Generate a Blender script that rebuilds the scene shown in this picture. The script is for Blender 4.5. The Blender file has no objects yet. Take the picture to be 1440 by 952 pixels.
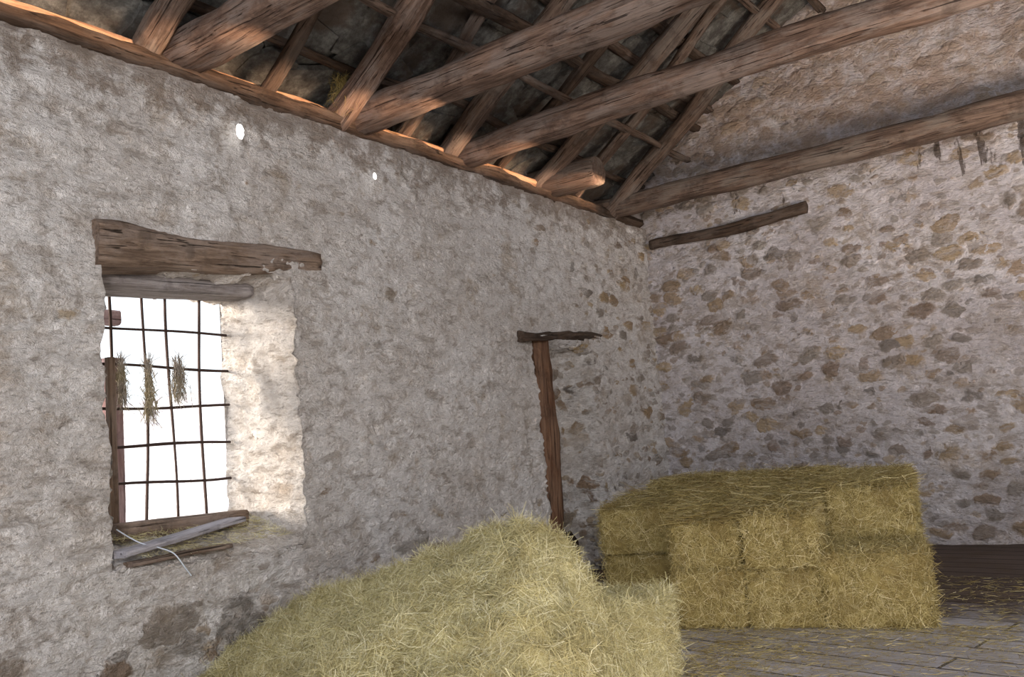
import bpy, bmesh, math, random
import numpy as np
from mathutils import Vector, Matrix, noise
random.seed(7); rng=np.random.default_rng(7)
S=bpy.context.scene
COL=S.collection

# ------------------------------------------------------------------ helpers
def link(o): COL.objects.link(o); return o
def meta(o,label=None,cat=None,kind=None,group=None):
    if label: o["label"]=label
    if cat: o["category"]=cat
    if kind: o["kind"]=kind
    if group: o["group"]=group
    return o
def mesh_obj(name,verts,faces,mat=None,smooth=False):
    me=bpy.data.meshes.new(name); me.from_pydata([tuple(v) for v in verts],[],faces); me.update()
    if smooth: me.polygons.foreach_set('use_smooth',[True]*len(me.polygons))
    if mat: me.materials.append(mat)
    return link(bpy.data.objects.new(name,me))

class NT:
    def __init__(s,name):
        s.m=bpy.data.materials.new(name); s.m.use_nodes=True; s.n=s.m.node_tree; s.n.nodes.clear()
        s.out=s.n.nodes.new('ShaderNodeOutputMaterial'); s.b=s.n.nodes.new('ShaderNodeBsdfPrincipled')
        s.n.links.new(s.b.outputs[0],s.out.inputs[0])
        s.b.inputs['Roughness'].default_value=.9; s.b.inputs['Specular IOR Level'].default_value=.2
    def L(s,a,b): s.n.links.new(a,b)
    def put(s,sock,v):
        if isinstance(v,bpy.types.NodeSocket): s.L(v,sock)
        elif v is not None: sock.default_value=v
    def coord(s,sc=(1,1,1),rot=(0,0,0),src=None,loc=(0,0,0)):
        if src is None:
            t=s.n.nodes.new('ShaderNodeTexCoord'); src=t.outputs['Object']
        m=s.n.nodes.new('ShaderNodeMapping'); s.L(src,m.inputs[0]); m.inputs['Scale'].default_value=sc; m.inputs['Rotation'].default_value=rot; m.inputs['Location'].default_value=loc
        return m.outputs[0]
    def noise(s,vec,scale,detail=4,rough=.55,dist=0,color=False):
        t=s.n.nodes.new('ShaderNodeTexNoise'); s.L(vec,t.inputs['Vector']); t.inputs['Scale'].default_value=scale
        t.inputs['Detail'].default_value=detail; t.inputs['Roughness'].default_value=rough; t.inputs['Distortion'].default_value=dist
        return t.outputs['Color' if color else 'Fac']
    def voro(s,vec,scale,feature='F1'):
        t=s.n.nodes.new('ShaderNodeTexVoronoi'); t.feature=feature; s.L(vec,t.inputs['Vector']); t.inputs['Scale'].default_value=scale
        return t.outputs
    def math(s,op,a,b=0.0,clamp=False):
        t=s.n.nodes.new('ShaderNodeMath'); t.operation=op; t.use_clamp=clamp; s.put(t.inputs[0],a); s.put(t.inputs[1],b); return t.outputs[0]
    def ss(s,v,a,b):
        t=s.n.nodes.new('ShaderNodeMapRange'); t.interpolation_type='SMOOTHSTEP'; s.L(v,t.inputs[0])
        t.inputs[1].default_value=a; t.inputs[2].default_value=b; return t.outputs[0]
    def mix(s,f,a,b):
        t=s.n.nodes.new('ShaderNodeMix'); t.data_type='RGBA'; s.put(t.inputs[0],f); s.put(t.inputs[6],a); s.put(t.inputs[7],b); return t.outputs[2]
    def ramp(s,f,stops):
        t=s.n.nodes.new('ShaderNodeValToRGB'); s.L(f,t.inputs[0]); e=t.color_ramp.elements
        while len(e)<len(stops): e.new(.5)
        for i,(p,c) in enumerate(stops): e[i].position=p; e[i].color=(*c,1)
        return t.outputs[0]
    def sep(s,v):
        t=s.n.nodes.new('ShaderNodeSeparateXYZ'); s.L(v,t.inputs[0]); return t.outputs
    def bump(s,h,st=.5,d=.01):
        t=s.n.nodes.new('ShaderNodeBump'); s.L(h,t.inputs['Height']); t.inputs['Strength'].default_value=st; t.inputs['Distance'].default_value=d
        s.L(t.outputs[0],s.b.inputs['Normal'])
    def vadd(s,a,b,sc):
        t=s.n.nodes.new('ShaderNodeVectorMath'); t.operation='MULTIPLY_ADD'; s.L(b,t.inputs[0]); t.inputs[1].default_value=(sc,)*3; s.L(a,t.inputs[2]); return t.outputs[0]

def C4(c): return (*c,1)

def plaster(name,stone_amt,amt2,tintA,tintB,axis,disp=True,low=False,far=False,drips_glow=False,contrast=1.0,dark=1.0):
    k=NT(name); co=k.coord()
    M=lambda a,b: k.math('MULTIPLY',a,b)
    A=lambda a,b: k.math('ADD',a,b)
    SB=lambda a,b: k.math('SUBTRACT',a,b)
    warp=k.noise(co,3.2,4,.65,0,True)
    wc=k.vadd(co,warp,.22)
    xyz=k.sep(co)
    fine=k.noise(co,13,5,.7); mid=k.noise(co,5.5,6,.75); n_l=k.noise(co,.9,3,.5)
    jit=A(M(SB(fine,.5),.36),M(SB(mid,.5),.40))
    extra=None
    if low: extra=M(SB(1.0,k.ss(xyz[2],.3,1.05)),.45)
    if far:
        e2=M(k.ss(xyz[1],7.0,9.0),.36)
        dr=M(M(k.ss(xyz[1],7.15,7.3),SB(1.0,k.ss(xyz[1],8.2,8.3))),SB(1.0,k.ss(xyz[2],2.2,2.3)))
        e2=A(e2,M(dr,.3)); extra=A(extra,e2) if extra is not None else e2
    def stones(scale,flat,amt,loc,r0,r1,ex):
        sc=k.coord((1,1,flat),src=wc,loc=loc)
        v=k.voro(sc,scale); rnd=k.sep(v['Color'])
        thr=A(rnd[0],M(SB(n_l,.5),.9))
        if ex is not None: thr=A(thr,ex)
        sel=k.ss(thr,1-amt-.06,1-amt+.06)
        ins=SB(A(r0,M(rnd[2],r1)),A(v['Distance'],jit))
        return M(k.ss(ins,-.05,.11),sel),M(k.ss(ins,-.08,.22),sel),rnd[1]
    m1,d1,c1=stones(4.0,1.75,stone_amt,(0,0,0),.31,.30,extra)
    m2,d2,c2=stones(8.5,1.6,amt2,(3.3,1.7,5.1),.28,.26,extra)
    if low:
        lw=SB(1.0,k.ss(xyz[2],.35,.75)); m3,d3,c3=stones(2.4,1.7,-.15,(7.3,2.2,1.1),.34,.22,lw)
    big=k.noise(co,1.1,4,.62)
    rot=(math.radians(28),0,0) if axis=='x' else (0,math.radians(-28),0)
    st=k.noise(k.coord((1,1,2.2),rot,src=k.vadd(co,warp,.10)),5.0,7,.70,.35)
    lump=k.noise(k.coord((1,1,1.5)),3.4,3,.55)
    dash=k.noise(k.coord((1,1,3.2),rot),17,4,.65)
    grit=k.noise(co,42,4,.7)
    pc=k.mix(k.ss(big,.36,.64),C4(tintA),C4(tintB))
    pc=k.mix(M(k.ss(mid,.46,.62),.43*dark),pc,C4((.44,.375,.32)))
    pc=k.mix(M(k.ss(st,.52,.62),.53*dark),pc,C4((.32,.26,.21)))
    pc=k.mix(M(k.ss(dash,.58,.66),.38*dark),pc,C4((.18,.145,.12)))
    pc=k.mix(M(k.ss(grit,.56,.68),.20*dark),pc,C4((.24,.195,.165)))
    pc=k.mix(M(k.ss(k.noise(co,2.1,7,.74),.53,.68),.55*dark),pc,C4((.43,.33,.23)))
    if axis=='x':
        tp=A(M(k.ss(xyz[2],3.2,3.85),.30),mid); pc=k.mix(M(k.ss(tp,.62,.80),.6*dark),pc,C4((.27,.20,.15)))
    sn=k.noise(co,11,5,.7)
    pal=[(0,(.19,.165,.145)),(.18,(.34,.295,.25)),(.4,(.26,.175,.115)),(.6,(.48,.345,.18)),(.8,(.35,.235,.145)),(1,(.41,.37,.32))]
    def scol(c): 
        s=k.ramp(c,pal); return k.mix(M(k.ss(sn,.45,.66),.5),s,C4((.17,.125,.09)))
    cover=M(k.ss(st,.66,.50),.94*contrast)
    if drips_glow: cover=M(cover,SB(1.0,M(k.ss(xyz[2],3.9,4.3),.30)))
    colr=k.mix(M(m2,M(cover,.8)),pc,scol(c2)); colr=k.mix(M(m1,cover),colr,scol(c1))
    if low: colr=k.mix(M(m3,cover),colr,k.mix(.5,scol(c3),C4((.30,.28,.26))))
    if drips_glow:
        dn=k.noise(k.coord((1,1,.12)),8,4,.6); zt=M(k.ss(xyz[2],3.25,3.85),SB(1.0,k.ss(xyz[2],4.12,4.2)))
        xm=M(k.ss(k.noise(k.coord((1,0,0)),1.1,1,.5),.42,.62),.04)
        rt=M(k.ss(xyz[0],3.0,3.7),.07)
        dm=k.ss(A(A(dn,A(xm,rt)),M(zt,.17)),.80,.85)
        colr=k.mix(M(M(dm,k.ss(zt,.05,.3)),.8),colr,C4((.08,.055,.04)))
        hi_glow=k.ss(xyz[2],3.95,4.3); colr=k.mix(M(hi_glow,M(k.ss(mid,.36,.60),.55)),colr,C4((.50,.36,.27)))  # warm light on the upper gable put into the colour
    k.L(colr,k.b.inputs['Base Color'])
    h=M(k.noise(co,1.9,3,.5),.095)
    h=A(h,M(lump,.085))
    h=SB(h,M(st,.12))
    h=A(h,.055)
    h=A(h,M(mid,.055))
    h=A(h,M(fine,.032))
    h=SB(h,M(k.ss(dash,.54,.68),.010))
    h=A(h,M(grit,.006))
    h=A(h,M(d1,.03)); h=A(h,M(d2,.013))
    if low: h=A(h,M(d3,.035))
    d=k.n.nodes.new('ShaderNodeDisplacement'); k.L(h,d.inputs['Height']); d.inputs['Midlevel'].default_value=.135; d.inputs['Scale'].default_value=1.0
    if disp:
        k.L(d.outputs[0],k.out.inputs['Displacement']); k.m.displacement_method='BOTH'
    else: k.bump(h,.9,1.0)
    return k.m

def wood(name,dark,light,grey=(.3,.27,.25),greyamt=.35):
    k=NT(name); co=k.coord((1.0,14,14)); c1=k.coord()
    g=k.noise(co,2.2,7,.7,.6); g2=k.noise(k.coord((.7,34,34)),2.0,4,.6)
    b=k.noise(k.coord((1,2.5,2.5)),2.2,6,.7)
    c=k.mix(k.ss(g,.34,.66),C4(dark),C4(light))
    c=k.mix(k.math('MULTIPLY',k.ss(b,.44,.62),greyamt),c,C4(grey))
    b2=k.noise(c1,4.5,5,.7); c=k.mix(k.math('MULTIPLY',k.ss(b2,.52,.68),.5),c,C4(tuple(x*.55 for x in dark)))
    crack=k.ss(g2,.60,.67); c=k.mix(k.math('MULTIPLY',crack,.8),c,C4(tuple(x*.2 for x in dark)))
    k.L(c,k.b.inputs['Base Color']); k.b.inputs['Roughness'].default_value=.8
    h=k.math('SUBTRACT',k.math('ADD',g,k.math('MULTIPLY',g2,.3)),k.math('MULTIPLY',crack,1.3)); k.bump(h,1.0,.02)
    return k.m

def haymat(name,stops,dk=(.30,.25,.10)):
    k=NT(name); a=k.n.nodes.new('ShaderNodeAttribute'); a.attribute_name='tint'
    c=k.ramp(a.outputs['Fac'],stops)
    n=k.noise(k.coord(),3.2,3,.65); c=k.mix(k.math('MULTIPLY',k.ss(n,.45,.68),.5),c,C4(dk))
    k.L(c,k.b.inputs['Base Color']); k.b.inputs['Roughness'].default_value=.65
    return k.m
def simple(name,c,r=.8,metal=0,var=.3,scale=8):
    k=NT(name); n=k.noise(k.coord(),scale,5,.65)
    k.L(k.mix(n,C4(tuple(x*(1-var) for x in c)),C4(tuple(min(1,x*(1+var)) for x in c))),k.b.inputs['Base Color'])
    k.b.inputs['Roughness'].default_value=r; k.b.inputs['Metallic'].default_value=metal; k.bump(n,.4,.01); return k.m

M_left=plaster('plaster_left',.05,-.14,(.86,.83,.815),(.755,.71,.68),'x',low=True,far=True)
M_back=plaster('plaster_back',.74,.42,(.80,.765,.795),(.67,.625,.65),'y',drips_glow=True,contrast=.85)
M_wood=wood('wood_beam',(.11,.068,.05),(.28,.185,.14),(.31,.26,.235),.55)
M_wood2=wood('wood_rafter',(.085,.055,.042),(.21,.145,.11),(.24,.21,.185),.5)
M_woodd=wood('wood_dark',(.05,.032,.022),(.13,.085,.06),(.18,.15,.13),.35)
M_wooda=wood('wood_sunlit_orange',(.34,.17,.10),(.66,.40,.24),(.55,.40,.30),.4)  # sunlit orange of the eave board put into the wood colour
M_woodr=wood('wood_red',(.11,.052,.03),(.24,.13,.075),(.24,.165,.12),.3)
M_woodp=wood('wood_hazy_purple',(.20,.12,.12),(.36,.25,.25),(.38,.32,.35),.4)  # pale purple of outdoor haze put into the wood colour
M_woodg=wood('wood_grey',(.20,.17,.16),(.42,.38,.37),(.47,.44,.45),.5)
M_woodb=wood('wood_blue_grey',(.32,.30,.34),(.58,.56,.62),(.66,.65,.72),.5)
M_lintel=wood('wood_lintel',(.13,.087,.062),(.32,.23,.17),(.38,.31,.27),.5)
M_hay_f=haymat('hay_front',[(0,(.30,.25,.115)),(.35,(.56,.495,.24)),(.7,(.79,.735,.44)),(1,(.95,.92,.70))],(.41,.345,.16))
M_hay_b=haymat('hay_back',[(0,(.15,.108,.036)),(.35,(.36,.28,.10)),(.7,(.58,.48,.215)),(1,(.82,.72,.44))],(.27,.19,.065))
M_iron=simple('rusty_iron',(.055,.035,.03),.6,.3)
M_dark=simple('recess_shade',(.05,.036,.028),.95)

# ------------------------------------------------------------------ wall left
WT=.6; Y0,Y1=-3.0,9.75; ZT=3.79
oy0,oy1,oz0,oz1=2.76,4.15,.79,2.60
qy0,qy1,qz0,qz1=2.92,4.00,1.00,2.50
def lines(a,b,step,marks):
    pts=[a]+marks+[b]; r=[a]
    for p,q in zip(pts[:-1],pts[1:]):
        n=max(1,round((q-p)/step)); r+=[p+(q-p)*i/n for i in range(1,n+1)]
    return r
def sst(v,a,b):
    t=np.clip((v-a)/(b-a),0,1); return t*t*(3-2*t)
ys=lines(1.2,Y1,.022,[oy0,oy1]); zs=lines(0,ZT,.022,[oz0,oz1])
V=[];F=[];idx={}
for i,y in enumerate(ys):
    for j,z in enumerate(zs):
        idx[i,j]=len(V)
        yl=7.12+.03*noise.noise(Vector((0,z*3,5))); yr=8.10+.09*noise.noise(Vector((0,z*2.0,15)))+.04*noise.noise(Vector((0,z*7,15)))
        zt=2.31+.03*noise.noise(Vector((y*4,0,3)))
        rec=.36*float(sst(y,yl,yl+.03)*(1-sst(y,yr-.02,yr+.06))*(1-sst(z,zt-.05,zt)))
        V.append((-rec,y,z))
eps=1e-6
for i in range(len(ys)-1):
    for j in range(len(zs)-1):
        if ys[i]>=oy0-eps and ys[i+1]<=oy1+eps and zs[j]>=oz0-eps and zs[j+1]<=oz1+eps: continue
        F.append((idx[i,j],idx[i+1,j],idx[i+1,j+1],idx[i,j+1]))
iy=[i for i,y in enumerate(ys) if oy0-eps<=y<=oy1+eps]; jz=[j for j,z in enumerate(zs) if oz0-eps<=z<=oz1+eps]
loop=[(i,jz[0]) for i in iy]+[(iy[-1],j) for j in jz[1:]]+[(i,jz[-1]) for i in iy[::-1][1:]]+[(iy[0],j) for j in jz[::-1][1:-1]]
K=24; prev=[idx[p] for p in loop]
def outer(y,z):
    return (qy0+(y-oy0)/(oy1-oy0)*(qy1-qy0), qz0+(z-oz0)/(oz1-oz0)*(qz1-qz0))
for k in range(1,K+1):
    t=k/K; cur=[]
    for (i,j) in loop:
        y,z=ys[i],zs[j]; a,b=outer(y,z); cur.append(len(V)); V.append((-WT*t,y+(a-y)*t,z+(b-z)*t))
    n=len(loop)
    for m in range(n):
        F.append((prev[m],cur[m],cur[(m+1)%n],prev[(m+1)%n]))
    prev=cur
V=[Vector(v) for v in V]
for v in V:
    if v.x>-.3:
        dy=max(oy0-v.y,v.y-oy1,0); dz=max(oz0-v.z,v.z-oz1,0); dd=math.hypot(dy,dz)
        if oy0-.2<v.y<oy1+.2 and oz0-.2<v.z<oz1+.2 and dd<.12:
            w=(1-dd/.12)*(1-min(1,-v.x/.3)) if v.x<=0 else 0
            q=Vector((0,v.y*3.2,v.z*3.2)); v.y+=w*(noise.noise(q)*.035+noise.noise(q*3)*.018); v.z+=w*(noise.noise(q+Vector((9,0,0)))*.03)
def quad(*p):
    b=len(V); V.extend(p); F.append(tuple(range(b,b+4)))
x=-WT
for (a,b,c,d) in [(Y0,qy0,0,ZT),(qy1,Y1,0,ZT),(qy0,qy1,0,qz0),(qy0,qy1,qz1,ZT)]:
    quad((x,a,c),(x,a,d),(x,b,d),(x,b,c))
quad((0,Y0,0),(0,1.2,0),(0,1.2,ZT),(0,Y0,ZT))
quad((0,Y0,ZT-.04),(0,Y1,ZT-.04),(x,Y1,ZT-.04),(x,Y0,ZT-.04))
wl=mesh_obj('wall_left',V,F,M_left,True); meta(wl,'rough lime-plastered rubble stone wall with a deep barred window','wall','structure')

RX=8.6
roofz=lambda x: 4.27+.7*(x if x<4.3 else 8.6-x)
V=[];F=[];nu,nw=380,165
for i in range(nu+1):
    xx=-.62+(RX+.62)*i/nu; top=roofz(xx)+.1
    for j in range(nw+1): V.append((xx,Y1,-.12+(top+.12)*j/nw))
for i in range(nu):
    for j in range(nw):
        a=i*(nw+1)+j; F.append((a,a+nw+1,a+nw+2,a+1))
wb=mesh_obj('wall_back',V,F,M_back,True); meta(wb,'rubble stone gable wall with patchy white lime plaster','wall','structure')
wr=mesh_obj('wall_right',[(RX,Y0,0),(RX,Y1,0),(RX,Y1,4.3),(RX,Y0,4.3)],[(0,1,2,3)],M_left); meta(wr,'plastered stone wall','wall','structure')
wf=mesh_obj('wall_front',[(0,Y0,0),(RX,Y0,0),(RX,Y0,4.3),(4.3,Y0,7.3),(0,Y0,4.3)],[(0,1,2,3,4)],M_left); meta(wf,'plastered stone gable wall','wall','structure')

# ------------------------------------------------------------------ floor
k=NT('floor_mat'); co=k.coord()
xyz=k.sep(co)
pl=k.coord((1,1,1),(0,0,math.radians(12)),src=k.vadd(co,k.noise(co,1.5,3,.5,0,True),.05))
br=k.n.nodes.new('ShaderNodeTexBrick'); k.L(pl,br.inputs['Vector']); br.inputs['Scale'].default_value=1.0
br.inputs['Brick Width'].default_value=5.0; br.inputs['Row Height'].default_value=.24; br.inputs['Mortar Size'].default_value=.010
br.inputs['Color1'].default_value=(.60,.58,.63,1); br.inputs['Color2'].default_value=(.45,.435,.475,1); br.inputs['Mortar'].default_value=(.09,.08,.075,1)
n1=k.noise(co,3,6,.7); n2=k.noise(co,16,5,.7)
gr_=k.noise(k.coord((1.2,16,1),(0,0,math.radians(12))),2.5,5,.7)
c=k.mix(k.math('MULTIPLY',k.ss(gr_,.45,.65),.5),br.outputs['Color'],C4((.28,.26,.265)))
c=k.mix(k.math('MULTIPLY',k.ss(n1,.46,.62),.4),c,C4((.40,.35,.26)))
c=k.mix(k.math('MULTIPLY',k.ss(k.noise(co,70,4,.7),.54,.62),.5),c,C4((.52,.46,.32)))
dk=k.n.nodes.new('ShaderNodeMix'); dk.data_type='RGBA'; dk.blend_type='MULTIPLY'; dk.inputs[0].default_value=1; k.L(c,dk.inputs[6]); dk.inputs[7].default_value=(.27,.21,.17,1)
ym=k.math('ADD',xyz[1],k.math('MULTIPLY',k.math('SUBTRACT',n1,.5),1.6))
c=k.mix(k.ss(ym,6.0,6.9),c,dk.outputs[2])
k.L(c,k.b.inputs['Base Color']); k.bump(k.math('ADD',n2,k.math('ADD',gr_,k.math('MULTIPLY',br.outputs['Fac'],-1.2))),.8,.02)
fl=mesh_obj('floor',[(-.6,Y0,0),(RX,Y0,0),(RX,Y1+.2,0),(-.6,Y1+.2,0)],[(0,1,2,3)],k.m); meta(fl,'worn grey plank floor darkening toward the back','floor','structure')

# ------------------------------------------------------------------ roof of stone slabs
k=NT('slate'); co=k.coord(); n=k.noise(co,9,7,.75); n3=k.noise(co,1.6,4,.6)
c=k.ramp(n,[(.3,(.05,.045,.04)),(.5,(.14,.135,.125)),(.72,(.32,.32,.295))]); c=k.mix(k.math('MULTIPLY',k.ss(n3,.50,.62),.75),c,C4((.09,.062,.045)))
k.L(c,k.b.inputs['Base Color']); k.bump(n,1.0,.03); M_slate=k.m
V=[];F=[]
def slab(cx,cy,cz,lx,ly,t,rot):
    pts=[]
    n=9; angs=sorted([2*math.pi*i/n+random.uniform(-.25,.25) for i in range(n)])
    for a in angs:
        r=1/max(abs(math.cos(a)),abs(math.sin(a)))
        r=min(r,1.25)*random.uniform(.88,1.05); pts.append((math.cos(a)*r*lx*.5,math.sin(a)*r*ly*.5))
    b=len(V)
    for zz in (0,t):
        for (px,py) in pts:
            v=rot@Vector((px,py,zz)); V.append((cx+v.x,cy+v.y,cz+v.z))
    F.append(tuple(b+i for i in range(n))[::-1]); F.append(tuple(b+n+i for i in range(n)))
    for i in range(n): F.append((b+i,b+(i+1)%n,b+n+(i+1)%n,b+n+i))
ang=math.atan(.7)
s=-.75
while s<4.6:
    y=.5+random.random()*.3
    while y<9.9:
        w=random.uniform(.28,.6)
        R=Matrix.Rotation(-ang+.14+random.uniform(-.10,.10),3,'Y')@Matrix.Rotation(random.uniform(-.12,.12),3,'X')@Matrix.Rotation(random.uniform(-.25,.25),3,'Z')
        slab(s,y,4.30+.7*s+random.uniform(0,.05),.50,w*1.15,.05,R); y+=w
    s+=.25
b=len(V); V+= [(-.95,Y0,3.78),(-.95,Y1+.1,3.78),(4.3,Y1+.1,7.45),(4.3,Y0,7.45),(9.3,Y1+.1,3.95),(9.3,Y0,3.95)]
F+=[(b,b+1,b+2,b+3),(b+3,b+2,b+4,b+5)]
rf=mesh_obj('ceiling',V,F,M_slate); meta(rf,'underside of pitched roof laid with rough grey stone slabs','roof','structure')

# ------------------------------------------------------------------ timbers
def timber(name,p0,p1,hw,hh,mat,seed=0,sq=3.2,bend=0.0,taper=0.0,rough=.06,seg=None,cutpts=20,label=None,cat=None,group=None,kind=None,parent=None,capr=0):
    p0=Vector(p0);p1=Vector(p1); L=(p1-p0).length; seg=seg or max(4,int(L/.05)); V=[];F=[];n=cutpts
    for i in range(seg+1):
        s=i/seg; xx=s*L
        dy=math.sin(s*math.pi*1.3+seed)*bend+noise.noise(Vector((xx*.8,seed,0)))*bend; dz=math.sin(s*math.pi*1.7+seed*2.1)*bend*.7+noise.noise(Vector((xx*.8,seed,7)))*bend
        sc=1-taper*s
        if capr and i>=seg-1: sc*=.93 if i==seg else .99
        for j in range(n):
            a=2*math.pi*j/n; ca,sa=math.cos(a),math.sin(a)
            rr=(abs(ca)**sq+abs(sa)**sq)**(-1/sq)
            nz=noise.noise(Vector((xx*1.3+seed*7,ca*1.2,sa*1.2)))*rough*1.6+noise.noise(Vector((xx*5+seed*3,ca*2.5,sa*2.5)))*rough*.7+noise.noise(Vector((xx*2+seed*3,ca*6,sa*6)))*rough*.6
            rr*=sc*(1+nz)
            V.append((xx,ca*rr*hw+dy,sa*rr*hh+dz))
    for i in range(seg):
        for j in range(n):
            a=i*n+j;b=i*n+(j+1)%n; F.append((a,b,b+n,a+n))
    F.append(tuple(range(n))[::-1]); F.append(tuple(seg*n+j for j in range(n)))
    o=mesh_obj(name,V,F,mat,True)
    d=(p1-p0).normalized(); up=Vector((0,0,1)); 
    if abs(d.z)>.95: up=Vector((1,0,0))
    yv=up.cross(d).normalized(); zv=d.cross(yv)
    M=Matrix(((d.x,yv.x,zv.x,p0.x),(d.y,yv.y,zv.y,p0.y),(d.z,yv.z,zv.z,p0.z),(0,0,0,1)))
    if parent is not None:
        o.parent=parent; M=Matrix.Translation(-Vector(parent.location))@M
    o.matrix_basis=M
    o.data.polygons[-1].use_smooth=False; o.data.polygons[-2].use_smooth=False
    return meta(o,label,cat,kind,group)

ties=[(3.34,3.98,.15,.125,'thick hewn brown tie beam resting on the wall by the window'),
      (4.94,3.98,.145,.125,'hewn brown tie beam with a rounded weathered face'),
      (6.33,3.98,.125,.12,'long brown log tie beam spanning the room')]
for i,(y,z,hw,hh,lab) in enumerate(ties):
    timber('tie_beam',(-.42,y,z),(8.4,y+.05,z+.02),hw,hh,M_wood,seed=i+1,bend=.03,sq=2.8,cutpts=32,rough=.11,label=lab,cat='roof beam',group='roof tie beams')
timber('tie_beam',(-.42,9.08,3.99),(8.4,9.50,4.0),.125,.125,M_wood2,seed=5,bend=.03,sq=2.3,cutpts=32,rough=.10,label='dark brown log beam running along the gable wall',cat='roof beam',group='roof tie beams')
timber('beam_stub',(-.42,7.72,3.99),(.50,7.80,4.0),.17,.155,M_wood2,seed=8,sq=2.1,cutpts=32,rough=.05,capr=1,label='short sawn-off log stub sitting on the wall top',cat='roof beam')
for i,(y,rr) in enumerate([(3.20,.09),(4.80,.10),(6.16,.09),(7.56,.09),(9.0,.09)]):
    timber('rafter',(-.55,y,4.03-.385),(4.25,y+random.uniform(-.25,.25),4.03+2.97),rr,rr,M_wood2 if i!=1 else M_wood,seed=10+i,sq=2.1,bend=.06,rough=.15,
           label='round brown pole rafter rising from the wall top',cat='rafter',group='pole rafters')
for i,(y,rr) in enumerate([(4.05,.05),(5.55,.055),(6.9,.05),(8.3,.055)]):
    timber('rafter',(-.5,y,4.08-.35),(4.2,y+random.uniform(-.3,.3),4.08+2.94),rr,rr,M_wood2 if i%2 else M_woodd,seed=50+i,sq=2.1,bend=.08,rough=.2,
           label='thin crooked pole rafter under the roof slabs',cat='rafter',group='pole rafters')
for i,xx in enumerate([.12,.45,.8,1.1,1.5,1.85,2.2,2.6,3.05,3.7]):
    timber('roof_purlin',(xx,.4,4.19+.7*xx),(xx+random.uniform(-.28,.28),9.65,4.19+.7*xx),.035+.04*random.random(),.03,M_wood2 if i%2 else M_woodd,seed=20+i,bend=.07,sq=2.4,rough=.25,
           label='thin rough pole carrying the roof slabs',cat='roof purlin',group='roof purlins')
timber('trim_1',(-.15,-2.9,3.855),(-.15,9.7,3.855),.16,.065,M_woodd,seed=30,sq=5,bend=.012,rough=.22,label='dark timber wall plate on top of the wall',cat='wall plate',kind='structure')
timber('trim_2',(-.13,-2.9,3.96),(-.13,8.1,3.96),.03,.036,M_wooda,seed=31,sq=6,bend=.010,rough=.2,label='board above the wall plate with sunlit orange put into its colour',cat='eave board',kind='structure')

timber('trim_3',(-.11,2.72,2.635),(-.11,4.43,2.735),.165,.125,M_lintel,seed=33,sq=10,taper=.34,rough=.13,label='rough weathered wooden lintel over the window',cat='lintel',kind='structure')
timber('trim_4',(-.40,2.74,2.49),(-.40,4.02,2.545),.15,.055,M_woodg,seed=34,sq=6,label='grey board lintel inside the window reveal',cat='lintel',kind='structure')
timber('trim_5',(-.10,6.84,2.345),(-.10,8.42,2.39),.14,.055,M_woodd,seed=35,sq=4,rough=.5,bend=.03,taper=.2,label='thin cracked wooden lintel over the blocked doorway',cat='lintel',kind='structure')
timber('trim_6',(-.06,7.23,2.31),(-.06,7.20,.0),.125,.085,M_woodr,seed=36,sq=6,rough=.18,bend=.025,label='reddish brown wooden door post at the edge of the niche',cat='door post',kind='structure')
timber('trim_7',(.10,9.68,3.545),(1.98,9.68,3.60),.05,.06,M_woodd,seed=37,sq=4,rough=.3,bend=.03,label='dark wooden batten embedded in the gable wall',cat='batten',kind='structure')
pts=[(7.20,0),(7.20,.52),(7.36,.60),(7.46,.50),(7.58,.54),(7.70,.40),(7.88,.42),(8.02,.30),(8.05,.0)]
me=mesh_obj('door_gap_shade',[(-.28,a,b) for a,b in pts],[tuple(range(len(pts)))],M_dark); meta(me,'flat dark sheet for the shade in the broken gap at the foot of the blocked doorway','doorway','structure')  # flat dark sheet painted for the shade inside the gap

# ------------------------------------------------------------------ glowing discs added as sun spots on the wall
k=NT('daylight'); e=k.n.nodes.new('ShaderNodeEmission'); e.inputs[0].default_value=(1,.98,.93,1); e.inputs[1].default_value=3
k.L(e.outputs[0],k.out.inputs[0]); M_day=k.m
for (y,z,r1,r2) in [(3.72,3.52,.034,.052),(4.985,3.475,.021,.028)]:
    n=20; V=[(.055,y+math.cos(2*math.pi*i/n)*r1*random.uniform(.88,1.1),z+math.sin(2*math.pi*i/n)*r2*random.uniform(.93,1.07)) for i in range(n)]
    o=mesh_obj('sun_spot_disc',V,[tuple(range(n))],M_day); meta(o,'small round glowing disc imitating a spot of sunlight on the wall','sun spot','structure',None)

# ------------------------------------------------------------------ window grille
gr=link(bpy.data.objects.new('window_grille',None)); gr.location=(-.56,3.46,1.0); meta(gr,'rusty iron bar grille in the deep window opening','window grille')
def rod(name,p0,p1,r,seed):
    return timber(name,p0,p1,r,r,M_iron,seed=seed,sq=2,bend=.011,rough=.15,cutpts=8,seg=24,parent=gr)
for i,y in enumerate([3.125,3.34,3.555,3.77]): rod('vertical_bar',(-.56,y,1.0),(-.56,y+random.uniform(-.03,.03),2.52),.0095,40+i)
for i,z in enumerate([2.26,2.008,1.757,1.51,1.265]): rod('horizontal_bar',(-.545,2.96,z+random.uniform(-.02,.02)),(-.545,3.99,z),.009,50+i)

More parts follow.
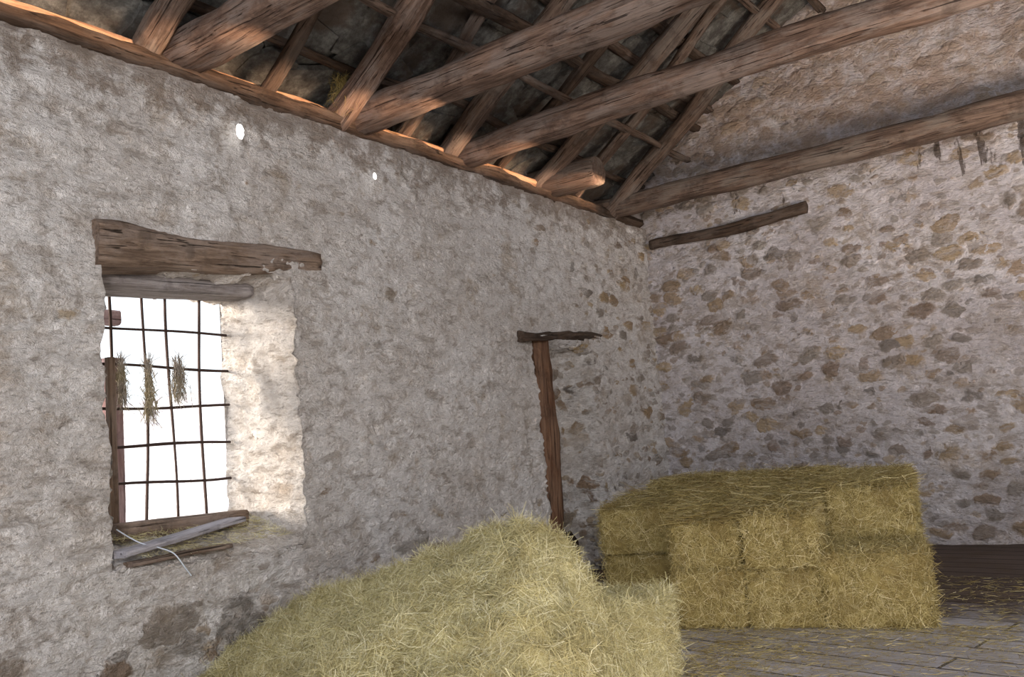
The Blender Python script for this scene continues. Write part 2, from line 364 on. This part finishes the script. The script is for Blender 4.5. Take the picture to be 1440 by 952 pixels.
timber('sill_board',(-.43,3.02,1.00),(-.40,3.95,.985),.07,.055,M_lintel,seed=60,sq=6,label='dark wooden sill beam at the foot of the grille',cat='board')
timber('loose_plank',(-.03,2.80,.90),(-.28,3.80,.985),.085,.018,M_woodb,seed=61,sq=8,bend=.004,label='loose blue-grey plank lying on the window sill',cat='plank')
timber('loose_plank',(.0,2.86,.845),(-.04,3.55,.855),.045,.014,M_lintel,seed=62,sq=8,bend=.004,label='narrow brown lath lying at the edge of the sill',cat='plank')
def tube(name,P,r,mat,n=6):
    V=[];F=[]
    P=[Vector(p) for p in P]
    Q=[]
    for i in range(len(P)-1):
        a=P[max(0,i-1)];b=P[i];c=P[i+1];d=P[min(len(P)-1,i+2)]
        for t in (0,.25,.5,.75): Q.append(.5*((2*b)+(c-a)*t+(2*a-5*b+4*c-d)*t*t+(3*b-a-3*c+d)*t**3))
    Q.append(P[-1])
    for i,q in enumerate(Q):
        d=(Q[min(i+1,len(Q)-1)]-Q[max(i-1,0)]).normalized(); u=d.cross(Vector((0,.3,1))).normalized(); w=d.cross(u)
        for j in range(n):
            a=2*math.pi*j/n; V.append(q+u*math.cos(a)*r+w*math.sin(a)*r)
    for i in range(len(Q)-1):
        for j in range(n): F.append((i*n+j,i*n+(j+1)%n,(i+1)*n+(j+1)%n,(i+1)*n+j))
    return mesh_obj(name,V,F,mat,True)
o=tube('baling_twine',[(-.2,2.92,1.03),(-.12,2.95,.98),(-.06,2.99,.94),(.0,3.05,.91),(.07,3.10,.87),(.09,3.15,.79),(.08,3.2,.73)],.004,simple('twine_mat',(.62,.68,.8),.6)); meta(o,'pale blue baling twine draped over the window sill','twine')

# ------------------------------------------------------------------ strands
def strands(P,N,length,width,rng,lift=.25,lean=None,wild=.03):
    n=len(P); r=rng.normal(size=(n,3))
    if lean is not None: r=r*.6+np.array(lean)[None,:]
    T=r-(r*N).sum(1,keepdims=True)*N; T/=np.linalg.norm(T,axis=1,keepdims=True)+1e-9
    B=np.cross(N,T); Ln=(length*rng.uniform(.4,1.3,size=(n,1)))
    up=rng.uniform(-.15,1,size=(n,1))**1*lift; side=rng.normal(size=(n,1))*.22; tw=rng.normal(size=(n,1))*.6
    up=up*np.where(rng.random((n,1))<wild,2.4,1)
    W=width*rng.uniform(.6,1.5,size=(n,1))
    Wd=B*np.cos(tw)+N*np.sin(tw)
    out=[]
    for s in (0,.33,.67,1.):
        c=P+T*Ln*(s-.4)+N*(Ln*up*(s*s)-.004*(1-s)+.004)+B*Ln*side*(s-.5)**2*4
        w=W*(1-.6*abs(s-.35))
        out+= [c-Wd*w*.5,c+Wd*w*.5]
    V=np.stack(out,1).reshape(-1,3)
    base=(np.arange(n)*8)[:,None]
    f=np.array([[0,1,3,2],[2,3,5,4],[4,5,7,6]])
    F=(base[:,:,None]+f[None]).reshape(-1,4)
    tint=np.repeat(np.clip(rng.normal(.52,.27,size=n),0,1),8)
    return V,F,tint
def np_mesh(name,Vs,Fs,Ts,mat):
    V=np.concatenate(Vs); off=0; FF=[]
    for v,f in zip(Vs,Fs): FF.append(f+off); off+=len(v)
    Fa=np.concatenate(FF); T=np.concatenate(Ts)
    me=bpy.data.meshes.new(name); me.vertices.add(len(V)); me.vertices.foreach_set('co',V.astype(np.float32).ravel())
    me.loops.add(Fa.size); me.loops.foreach_set('vertex_index',Fa.astype(np.int32).ravel())
    me.polygons.add(len(Fa)); me.polygons.foreach_set('loop_start',(np.arange(len(Fa))*4).astype(np.int32))
    me.polygons.foreach_set('loop_total',np.full(len(Fa),4,np.int32))
    at=me.attributes.new('tint','FLOAT','POINT'); at.data.foreach_set('value',T.astype(np.float32))
    me.materials.append(mat); me.update(calc_edges=True); me.validate()
    return link(bpy.data.objects.new(name,me))

def box_body(dx,dy,dz,seed,n=14,rd=.035):
    V=[];F=[];key={}
    def vid(p):
        kk=tuple(round(a,5) for a in p)
        if kk not in key:
            key[kk]=len(V)
            q=Vector(p); h=Vector((dx/2,dy/2,dz/2))
            core=Vector([max(-h[i]+rd,min(h[i]-rd,q[i])) for i in range(3)])
            d=q-core
            if d.length>1e-6: q=core+d.normalized()*min(d.length,rd)
            else: d=Vector((0,0,1))
            nz=noise.noise(q*5+Vector((seed,seed*2,0)))*.022+noise.noise(q*16+Vector((seed,0,0)))*.014
            q=q+d.normalized()*nz
            V.append((q.x,q.y,max(-dz/2,q.z)))
        return key[kk]
    D=(dx,dy,dz)
    for ax in range(3):
        u,v=(ax+1)%3,(ax+2)%3
        for sg in (-1,1):
            for i in range(n):
                for j in range(n):
                    q=[]
                    for (a,b) in ((i,j),(i+1,j),(i+1,j+1),(i,j+1)):
                        p=[0,0,0]; p[ax]=sg*D[ax]/2; p[u]=(a/n-.5)*D[u]; p[v]=(b/n-.5)*D[v]; q.append(vid(p))
                    F.append(q if sg>0 else q[::-1])
    return np.array(V,float),np.array(F)
def bale(cx,cy,z0,dx,dy,dz,rot,seed,n_str,mat,label,group,faces=('f','t','r'),L=.11,W=.003,lift=.32,wild=.06):
    r=np.random.default_rng(seed)
    V,F=box_body(dx,dy,dz,seed*1.37)
    T=np.clip(r.normal(.25,.12,size=len(V)),0,1)
    Vs=[V];Fs=[F];Ts=[T]
    areas={'f':dx*dz,'t':dx*dy*1.2,'r':dy*dz,'l':dy*dz}; tot=sum(areas[f] for f in faces)
    for f in faces:
        n=int(n_str*areas[f]/tot); a=r.uniform(-.5,.5,n); b=r.uniform(-.5,.5,n); P=np.zeros((n,3))
        if f=='f': P[:,0]=a*dx;P[:,1]=-dy/2+.0;P[:,2]=b*dz
        if f=='t': P[:,0]=a*dx;P[:,1]=b*dy;P[:,2]=dz/2
        if f=='r': P[:,1]=a*dy;P[:,0]=dx/2;P[:,2]=b*dz
        if f=='l': P[:,1]=a*dy;P[:,0]=-dx/2;P[:,2]=b*dz
        h=np.array([dx/2,dy/2,dz/2]); core=np.clip(P,-h+.035,h-.035); d=P-core; l=np.linalg.norm(d,axis=1,keepdims=True)+1e-9
        N=d/l; P=core+N*.037
        v,ff,t=strands(P,N,L,W,r,lift,None,wild); v[:,2]=np.maximum(v[:,2],-dz/2+.002)
        Vs.append(v);Fs.append(ff);Ts.append(t)
    o=np_mesh('hay_bale',Vs,Fs,Ts,mat); o.location=(cx,cy,z0+dz/2); o.rotation_euler=(0,0,rot)
    return meta(o,label,'hay bale',None,group)

G='stacked hay bales by the gable wall'
SA=.21; OX,OY=1.90,5.66
def fr(a,b): return (OX+a*math.cos(SA)-b*math.sin(SA), OY+a*math.sin(SA)+b*math.cos(SA))
def B(a0,a1,b0,b1,z0,z1,rot,seed,n,label,faces=('f','t','r')):
    cx,cy=fr((a0+a1)/2,(b0+b1)/2)
    bale(cx,cy,z0,a1-a0,b1-b0,z1-z0,SA+rot,seed,n,M_hay_b,label,G,faces,.12,.0031)
low='yellow hay bale on the floor at the bottom of the stack'; up='yellow hay bale lying on top of another bale'
B(0,.47,0,.88,0,.375,0,101,6500,low,('f','t','l'))
B(.475,.94,.02,.9,0,.375,.02,102,6500,low,('f','t'))
B(.955,1.58,.0,.66,0,.45,.01,103,9500,'wide hay bale at the open corner of the stack, strands spilling')
B(.02,.47,.03,.88,.38,.69,-.02,104,7500,up,('f','t','l'))
B(.48,.95,-.02,.88,.38,.72,.03,105,8000,'hay bale sitting proud on the stack with a rounded front',('f','t','r'))
B(-.82,-.16,1.06,1.85,0,.36,0,106,4500,low,('f','t','l'))
B(-.82,-.15,1.03,1.85,.365,.73,.01,107,8000,up,('f','t','l'))
for i,(a,b,t) in enumerate([(-.14,.28,.77),(.285,.68,.78),(.685,.98,.79)]):
    B(a,b,.92,1.82,0,.37,0,108+i,700,low); B(a,b,.92,1.82,.375,t,0,115+i,5500,up)
B(.99,1.57,.69,1.5,0,.455,0,114,3000,low); B(.99,1.55,.68,1.5,.46,.81,0,119,9000,'squared hay bale standing high at the edge of the stack')
for i,(a,b,t) in enumerate([(-.62,-.1,.86),(-.095,.47,.85),(.475,1.03,.84),(1.035,1.57,.82)]):
    B(a,b,1.88,2.72,0,.44,0,120+i,700,low); B(a,b,1.88,2.72,.445,t,0,130+i,5500,up)
r=np.random.default_rng(55); n=22000
a=r.uniform(.0,1.55,n); b=r.uniform(-.02,2.7,n); m=b>1.85; a[m]=r.uniform(-.6,1.55,m.sum()); m=(b>1.0)&(b<=1.85); a[m]=r.uniform(-.8,1.55,m.sum())
z=np.interp(b,[0,.3,.9,1.4,2.0,2.7],[.72,.755,.79,.82,.86,.865]); z=np.where((a>.97)&(b>.68),.825,z); z=np.where(a<-.16,np.interp(b,[1,1.8,1.95],[.74,.80,.87]),z)
ok=~((a>.95)&(b<.70)); a,b,z=a[ok],b[ok],z[ok]; n=len(a)
P=np.stack([OX+a*math.cos(SA)-b*math.sin(SA),OY+a*math.sin(SA)+b*math.cos(SA),z+r.normal(size=n)*.018],1)
v,f,t=strands(P,np.tile(np.array([0,0,1.]),(n,1)),.17,.0033,r,.22,None,.06)
o=np_mesh('loose_hay',[v],[f],[t],M_hay_b); meta(o,'loose hay strewn over the top of the bale stack','hay','stuff')

bale(2.12,4.31,0,.70,.46,.45,.35,140,20000,M_hay_f,'pale green hay bale beside the loose hay heap',None,('f','t','r'),.14,.0023,.3,.05)

# ------------------------------------------------------------------ heap
def H(x,y):
    h=.885-.26*np.maximum(0,1.84-x)-.40*np.maximum(0,3.95-y)
    yy=np.maximum(0,3.8-y)
    xr=2.16+.45*yy
    h=h*(1-sst(x,xr-.10,xr+.24+.45*yy)*.54)
    h=h*(1-sst(x,2.36+.40*yy,2.66+.5*yy))
    h=h*(1-sst(y,3.98,4.16))
    h=h*(sst(y,1.6,2.2))
    return np.maximum(h,0)
nx,ny=180,150; X0,X1,YA,YB=.03,3.6,1.6,4.17
gx=np.linspace(X0,X1,nx); gy=np.linspace(YA,YB,ny); GX,GY=np.meshgrid(gx,gy,indexing='ij')
HZ=H(GX,GY); 
for i in range(nx):
    for j in range(ny):
        if HZ[i,j]>.02:
            p=Vector((gx[i],gy[j],0)); HZ[i,j]+= (noise.noise(p*2.6)*.05+noise.noise(p*6)*.06+noise.noise(p*14)*.045)*min(1,HZ[i,j]*4)
HZ=np.maximum(HZ,.0)
Vh=np.stack([GX,GY,HZ],-1).reshape(-1,3)
ii,jj=np.meshgrid(np.arange(nx-1),np.arange(ny-1),indexing='ij'); a=(ii*ny+jj).ravel(); Fh=np.stack([a,a+ny,a+ny+1,a+1],1)
Hf=HZ.reshape(-1); keep=(Hf[Fh].max(1)>.005); Fh=Fh[keep]
Th=np.clip(rng.normal(.3,.12,len(Vh)),0,1)
dHx,dHy=np.gradient(HZ,gx,gy); NN=np.stack([-dHx,-dHy,np.ones_like(HZ)],-1); NN/=np.linalg.norm(NN,axis=-1,keepdims=True)
area_=(1/NN[...,2]); area_[HZ<.03]=0; area_[GY<2.3]*=.3; pr=(area_/area_.sum()).ravel()
ns=135000; pick=rng.choice(nx*ny,ns,p=pr); P=Vh[pick]+np.stack([rng.uniform(-.011,.011,ns),rng.uniform(-.01,.01,ns),np.zeros(ns)],1)
v,f,t=strands(P,NN.reshape(-1,3)[pick],.125,.0021,rng,.30,(.12,-.2,.05),.05); v[:,0]=np.maximum(v[:,0],.02)
v[:,2]=np.maximum(v[:,2],.003)
o=np_mesh('hay_heap',[Vh,v],[Fh,f],[Th,t],M_hay_f); meta(o,'large heap of loose pale green hay piled against the wall','hay heap','stuff')

n=17000; P=np.zeros((n,3)); q=rng.random(n)
P[:,0]=1.2+rng.random(n)*4.2; P[:,1]=4.3+rng.random(n)**1.2*3.6; P[:,2]=.004
near=rng.random(n)<.20; P[near,0]=1.7+rng.random(near.sum())*2.2; P[near,1]=5.75+.2*(P[near,0]-1.9)-np.abs(rng.normal(size=near.sum()))*.4
near=rng.random(n)<.14; P[near,0]=2.3+np.abs(rng.normal(size=near.sum()))*.4; P[near,1]=4.2+rng.random(near.sum())*1.2
N=np.tile(np.array([0,0,1.]),(n,1)); v,f,t=strands(P,N,.06,.0023,rng,.08); v[:,2]=np.maximum(v[:,2],.003)
o=np_mesh('scattered_straw',[v],[f],[t],M_hay_b); meta(o,'loose straw scattered over the floor','straw','stuff')
n=1300; P=np.stack([-.02-rng.random(n)*.42,2.95+rng.random(n)*1.1,np.zeros(n)],1); P[:,2]=.855+.35*(-P[:,0])
N=np.tile(np.array([.3,0,.95]),(n,1)); v,f,t=strands(P,N,.08,.0025,rng,.2)
o=np_mesh('sill_straw',[v],[f],[t],M_hay_f); meta(o,'bits of straw lying on the window sill','straw','stuff')

# ------------------------------------------------------------------ dried bundles
M_dry=haymat('dry_herb',[(0,(.12,.10,.08)),(.5,(.28,.24,.20)),(1,(.50,.46,.42))])
for i,(y,z,Ln,w) in enumerate([(3.36,2.06,.50,.055),(3.575,2.07,.34,.075),(3.17,2.05,.34,.04)]):
    r=np.random.default_rng(200+i); n=300
    P=np.stack([-.515+r.normal(size=n)*.012,y+r.normal(size=n)*w*.35,z-r.random(n)*Ln*.75],1); P[:,1]=y+(P[:,1]-y)*(.4+1.1*(z-P[:,2])/Ln)
    N=np.tile(np.array([1.,0,0]),(n,1)); v,f,t=strands(P,N,.13,.004,r,.15,(0,0,-2.5))
    v[:,0]=np.maximum(v[:,0],-.53)
    o=np_mesh('dried_herb_bundle',[v],[f],[t],M_dry); meta(o,'bundle of dried grey grass hanging from the window bars','dried herbs',None,'dried bundles on the grille')
r=np.random.default_rng(300); n=320
P=np.stack([.02+r.normal(size=n)*.05,4.72+r.normal(size=n)*.03,4.20-r.random(n)*.26],1)
N=np.tile(np.array([.5,-.85,0]),(n,1)); v,f,t=strands(P,N,.14,.003,r,.3,(0,0,-1.5))
o=np_mesh('straw_tuft',[v],[f],[t*.5],M_hay_b); meta(o,'tuft of old straw caught on the rafter foot','straw','stuff')

# ------------------------------------------------------------------ outside
k=NT('outside_wall'); co=k.coord((1,1,1),(math.radians(90),0,0)); br=k.n.nodes.new('ShaderNodeTexBrick'); k.L(k.vadd(co,k.noise(co,3,3,.5,0,True),.22),br.inputs['Vector'])
br.inputs['Scale'].default_value=1; br.inputs['Brick Width'].default_value=.42; br.inputs['Row Height'].default_value=.14; br.inputs['Mortar Size'].default_value=.016
br.inputs['Color1'].default_value=(.56,.58,.63,1); br.inputs['Color2'].default_value=(.46,.48,.54,1); br.inputs['Mortar'].default_value=(.33,.34,.40,1)
k.L(br.outputs['Color'],k.b.inputs['Base Color']); k.bump(k.noise(co,9,5,.6),.6,.03)
o=mesh_obj('wall_outside',[(-9,6.0,-.3),(-.62,6.0,-.3),(-.62,6.0,2.2),(-9,6.0,2.2)],[(0,1,2,3)],k.m); meta(o,'sunlit pale stone wall outside the window','wall','structure')
o=mesh_obj('ground_outside',[(-12,-6,-.3),(-.61,-6,-.3),(-.61,6,-.3),(-12,6,-.3)],[(0,1,2,3)],simple('ground',(.5,.45,.38),.95)); meta(o,'dry sunlit ground outside','ground','structure')
timber('wooden_post',(-.95,3.34,-.3),(-.95,3.36,2.12),.06,.07,M_woodp,seed=71,sq=5,label='reddish wooden post standing outside the window',cat='post')
timber('wooden_rail',(-.95,2.6,2.42),(-.95,3.42,2.40),.05,.05,M_woodp,seed=72,sq=5,label='short brown wooden rail outside the window top',cat='rail')
timber('trim_8',(-.48,3.07,1.0),(-.48,3.08,2.06),.025,.025,M_lintel,seed=73,sq=6,label='weathered tan wooden jamb strip of the window',cat='window jamb',kind='structure')

# ------------------------------------------------------------------ lights
def area(name,loc,to,sx,sy,e,c,spread=180):
    l=bpy.data.lights.new(name,'AREA'); l.shape='RECTANGLE'; l.size=sx; l.size_y=sy; l.energy=e; l.color=c; l.spread=math.radians(spread)
    o=link(bpy.data.objects.new(name,l)); o.location=loc
    d=(Vector(to)-Vector(loc)).normalized(); o.rotation_euler=d.to_track_quat('-Z','Y').to_euler(); return o
area('front_fill',(6.2,-2.4,2.6),(1.2,7.0,1.8),1.4,1.2,325,(1,.975,.965))  # added fill lamp inside the closed room, standing for unseen door light
area('cool_fill',(2.6,-2.2,2.6),(.3,3.4,1.6),1.4,1.2,34,(.76,.85,1))
area('side_fill',(8.2,5.5,3.4),(1.0,9.2,1.4),1.4,1.2,90,(.88,.92,1))  # added fill lamp from the right, raking over the back wall
area('floor_fill',(4.8,2.2,.25),(2.0,5.5,4.2),2.5,2.0,100,(1,.86,.71))  # added warm lamp imitating light bounced up to the beams
area('gable_fill',(6.0,5.0,1.2),(3.2,9.7,5.2),1.5,1.5,55,(1,.82,.66),80)  # added warm lamp aimed at the upper gable
o=area('eave_fill',(.85,4.6,3.80),(-.3,4.6,4.03),.06,8.0,15,(1,.66,.42),24)  # added lamp floating in the room, imitates sun bounce along the eave
p0=Vector((.85,4.6,3.80)); z=-(Vector((-.3,4.6,4.03))-p0).normalized(); yv=Vector((0,1,0)); xv=yv.cross(z)
o.matrix_world=Matrix(((xv.x,yv.x,z.x,p0.x),(xv.y,yv.y,z.y,p0.y),(xv.z,yv.z,z.z,p0.z),(0,0,0,1)))
l=bpy.data.lights.new('sun','SUN'); l.energy=8; l.angle=.25; l.color=(1,.88,.74)
SD=Vector((.40,.80,-.13))
o=link(bpy.data.objects.new('sun',l)); o.rotation_euler=SD.to_track_quat('-Z','Y').to_euler()
w=bpy.data.worlds.new('World'); S.world=w; w.use_nodes=True; bg=w.node_tree.nodes['Background']
sky=w.node_tree.nodes.new('ShaderNodeTexSky'); sky.sky_type='HOSEK_WILKIE'; sky.turbidity=4; sky.sun_direction=(-SD).normalized()
mx=w.node_tree.nodes.new('ShaderNodeMix'); mx.data_type='RGBA'; mx.inputs[0].default_value=.6
w.node_tree.links.new(sky.outputs[0],mx.inputs[6]); mx.inputs[7].default_value=(.88,.94,1,1)
w.node_tree.links.new(mx.outputs[2],bg.inputs[0]); bg.inputs[1].default_value=2.6

# ------------------------------------------------------------------ camera
cam=bpy.data.cameras.new('Camera'); cam.lens=31.5; cam.sensor_width=36; cam.clip_start=.05
co=link(bpy.data.objects.new('Camera',cam))
vy=Vector((892,78,1260)).normalized(); vx=Vector((1820,-309,-1260)); vx=(vx-vx.dot(vy)*vy).normalized(); vz=vx.cross(vy)
R=Vector((vx.x,vy.x,vz.x)); U=-Vector((vx.y,vy.y,vz.y)); Bk=-Vector((vx.z,vy.z,vz.z))
co.matrix_world=Matrix(((R.x,U.x,Bk.x,4.68),(R.y,U.y,Bk.y,0),(R.z,U.z,Bk.z,1.3),(0,0,0,1)))
S.camera=co
S.view_settings.view_transform='Standard'; S.view_settings.look='None'; S.view_settings.exposure=0
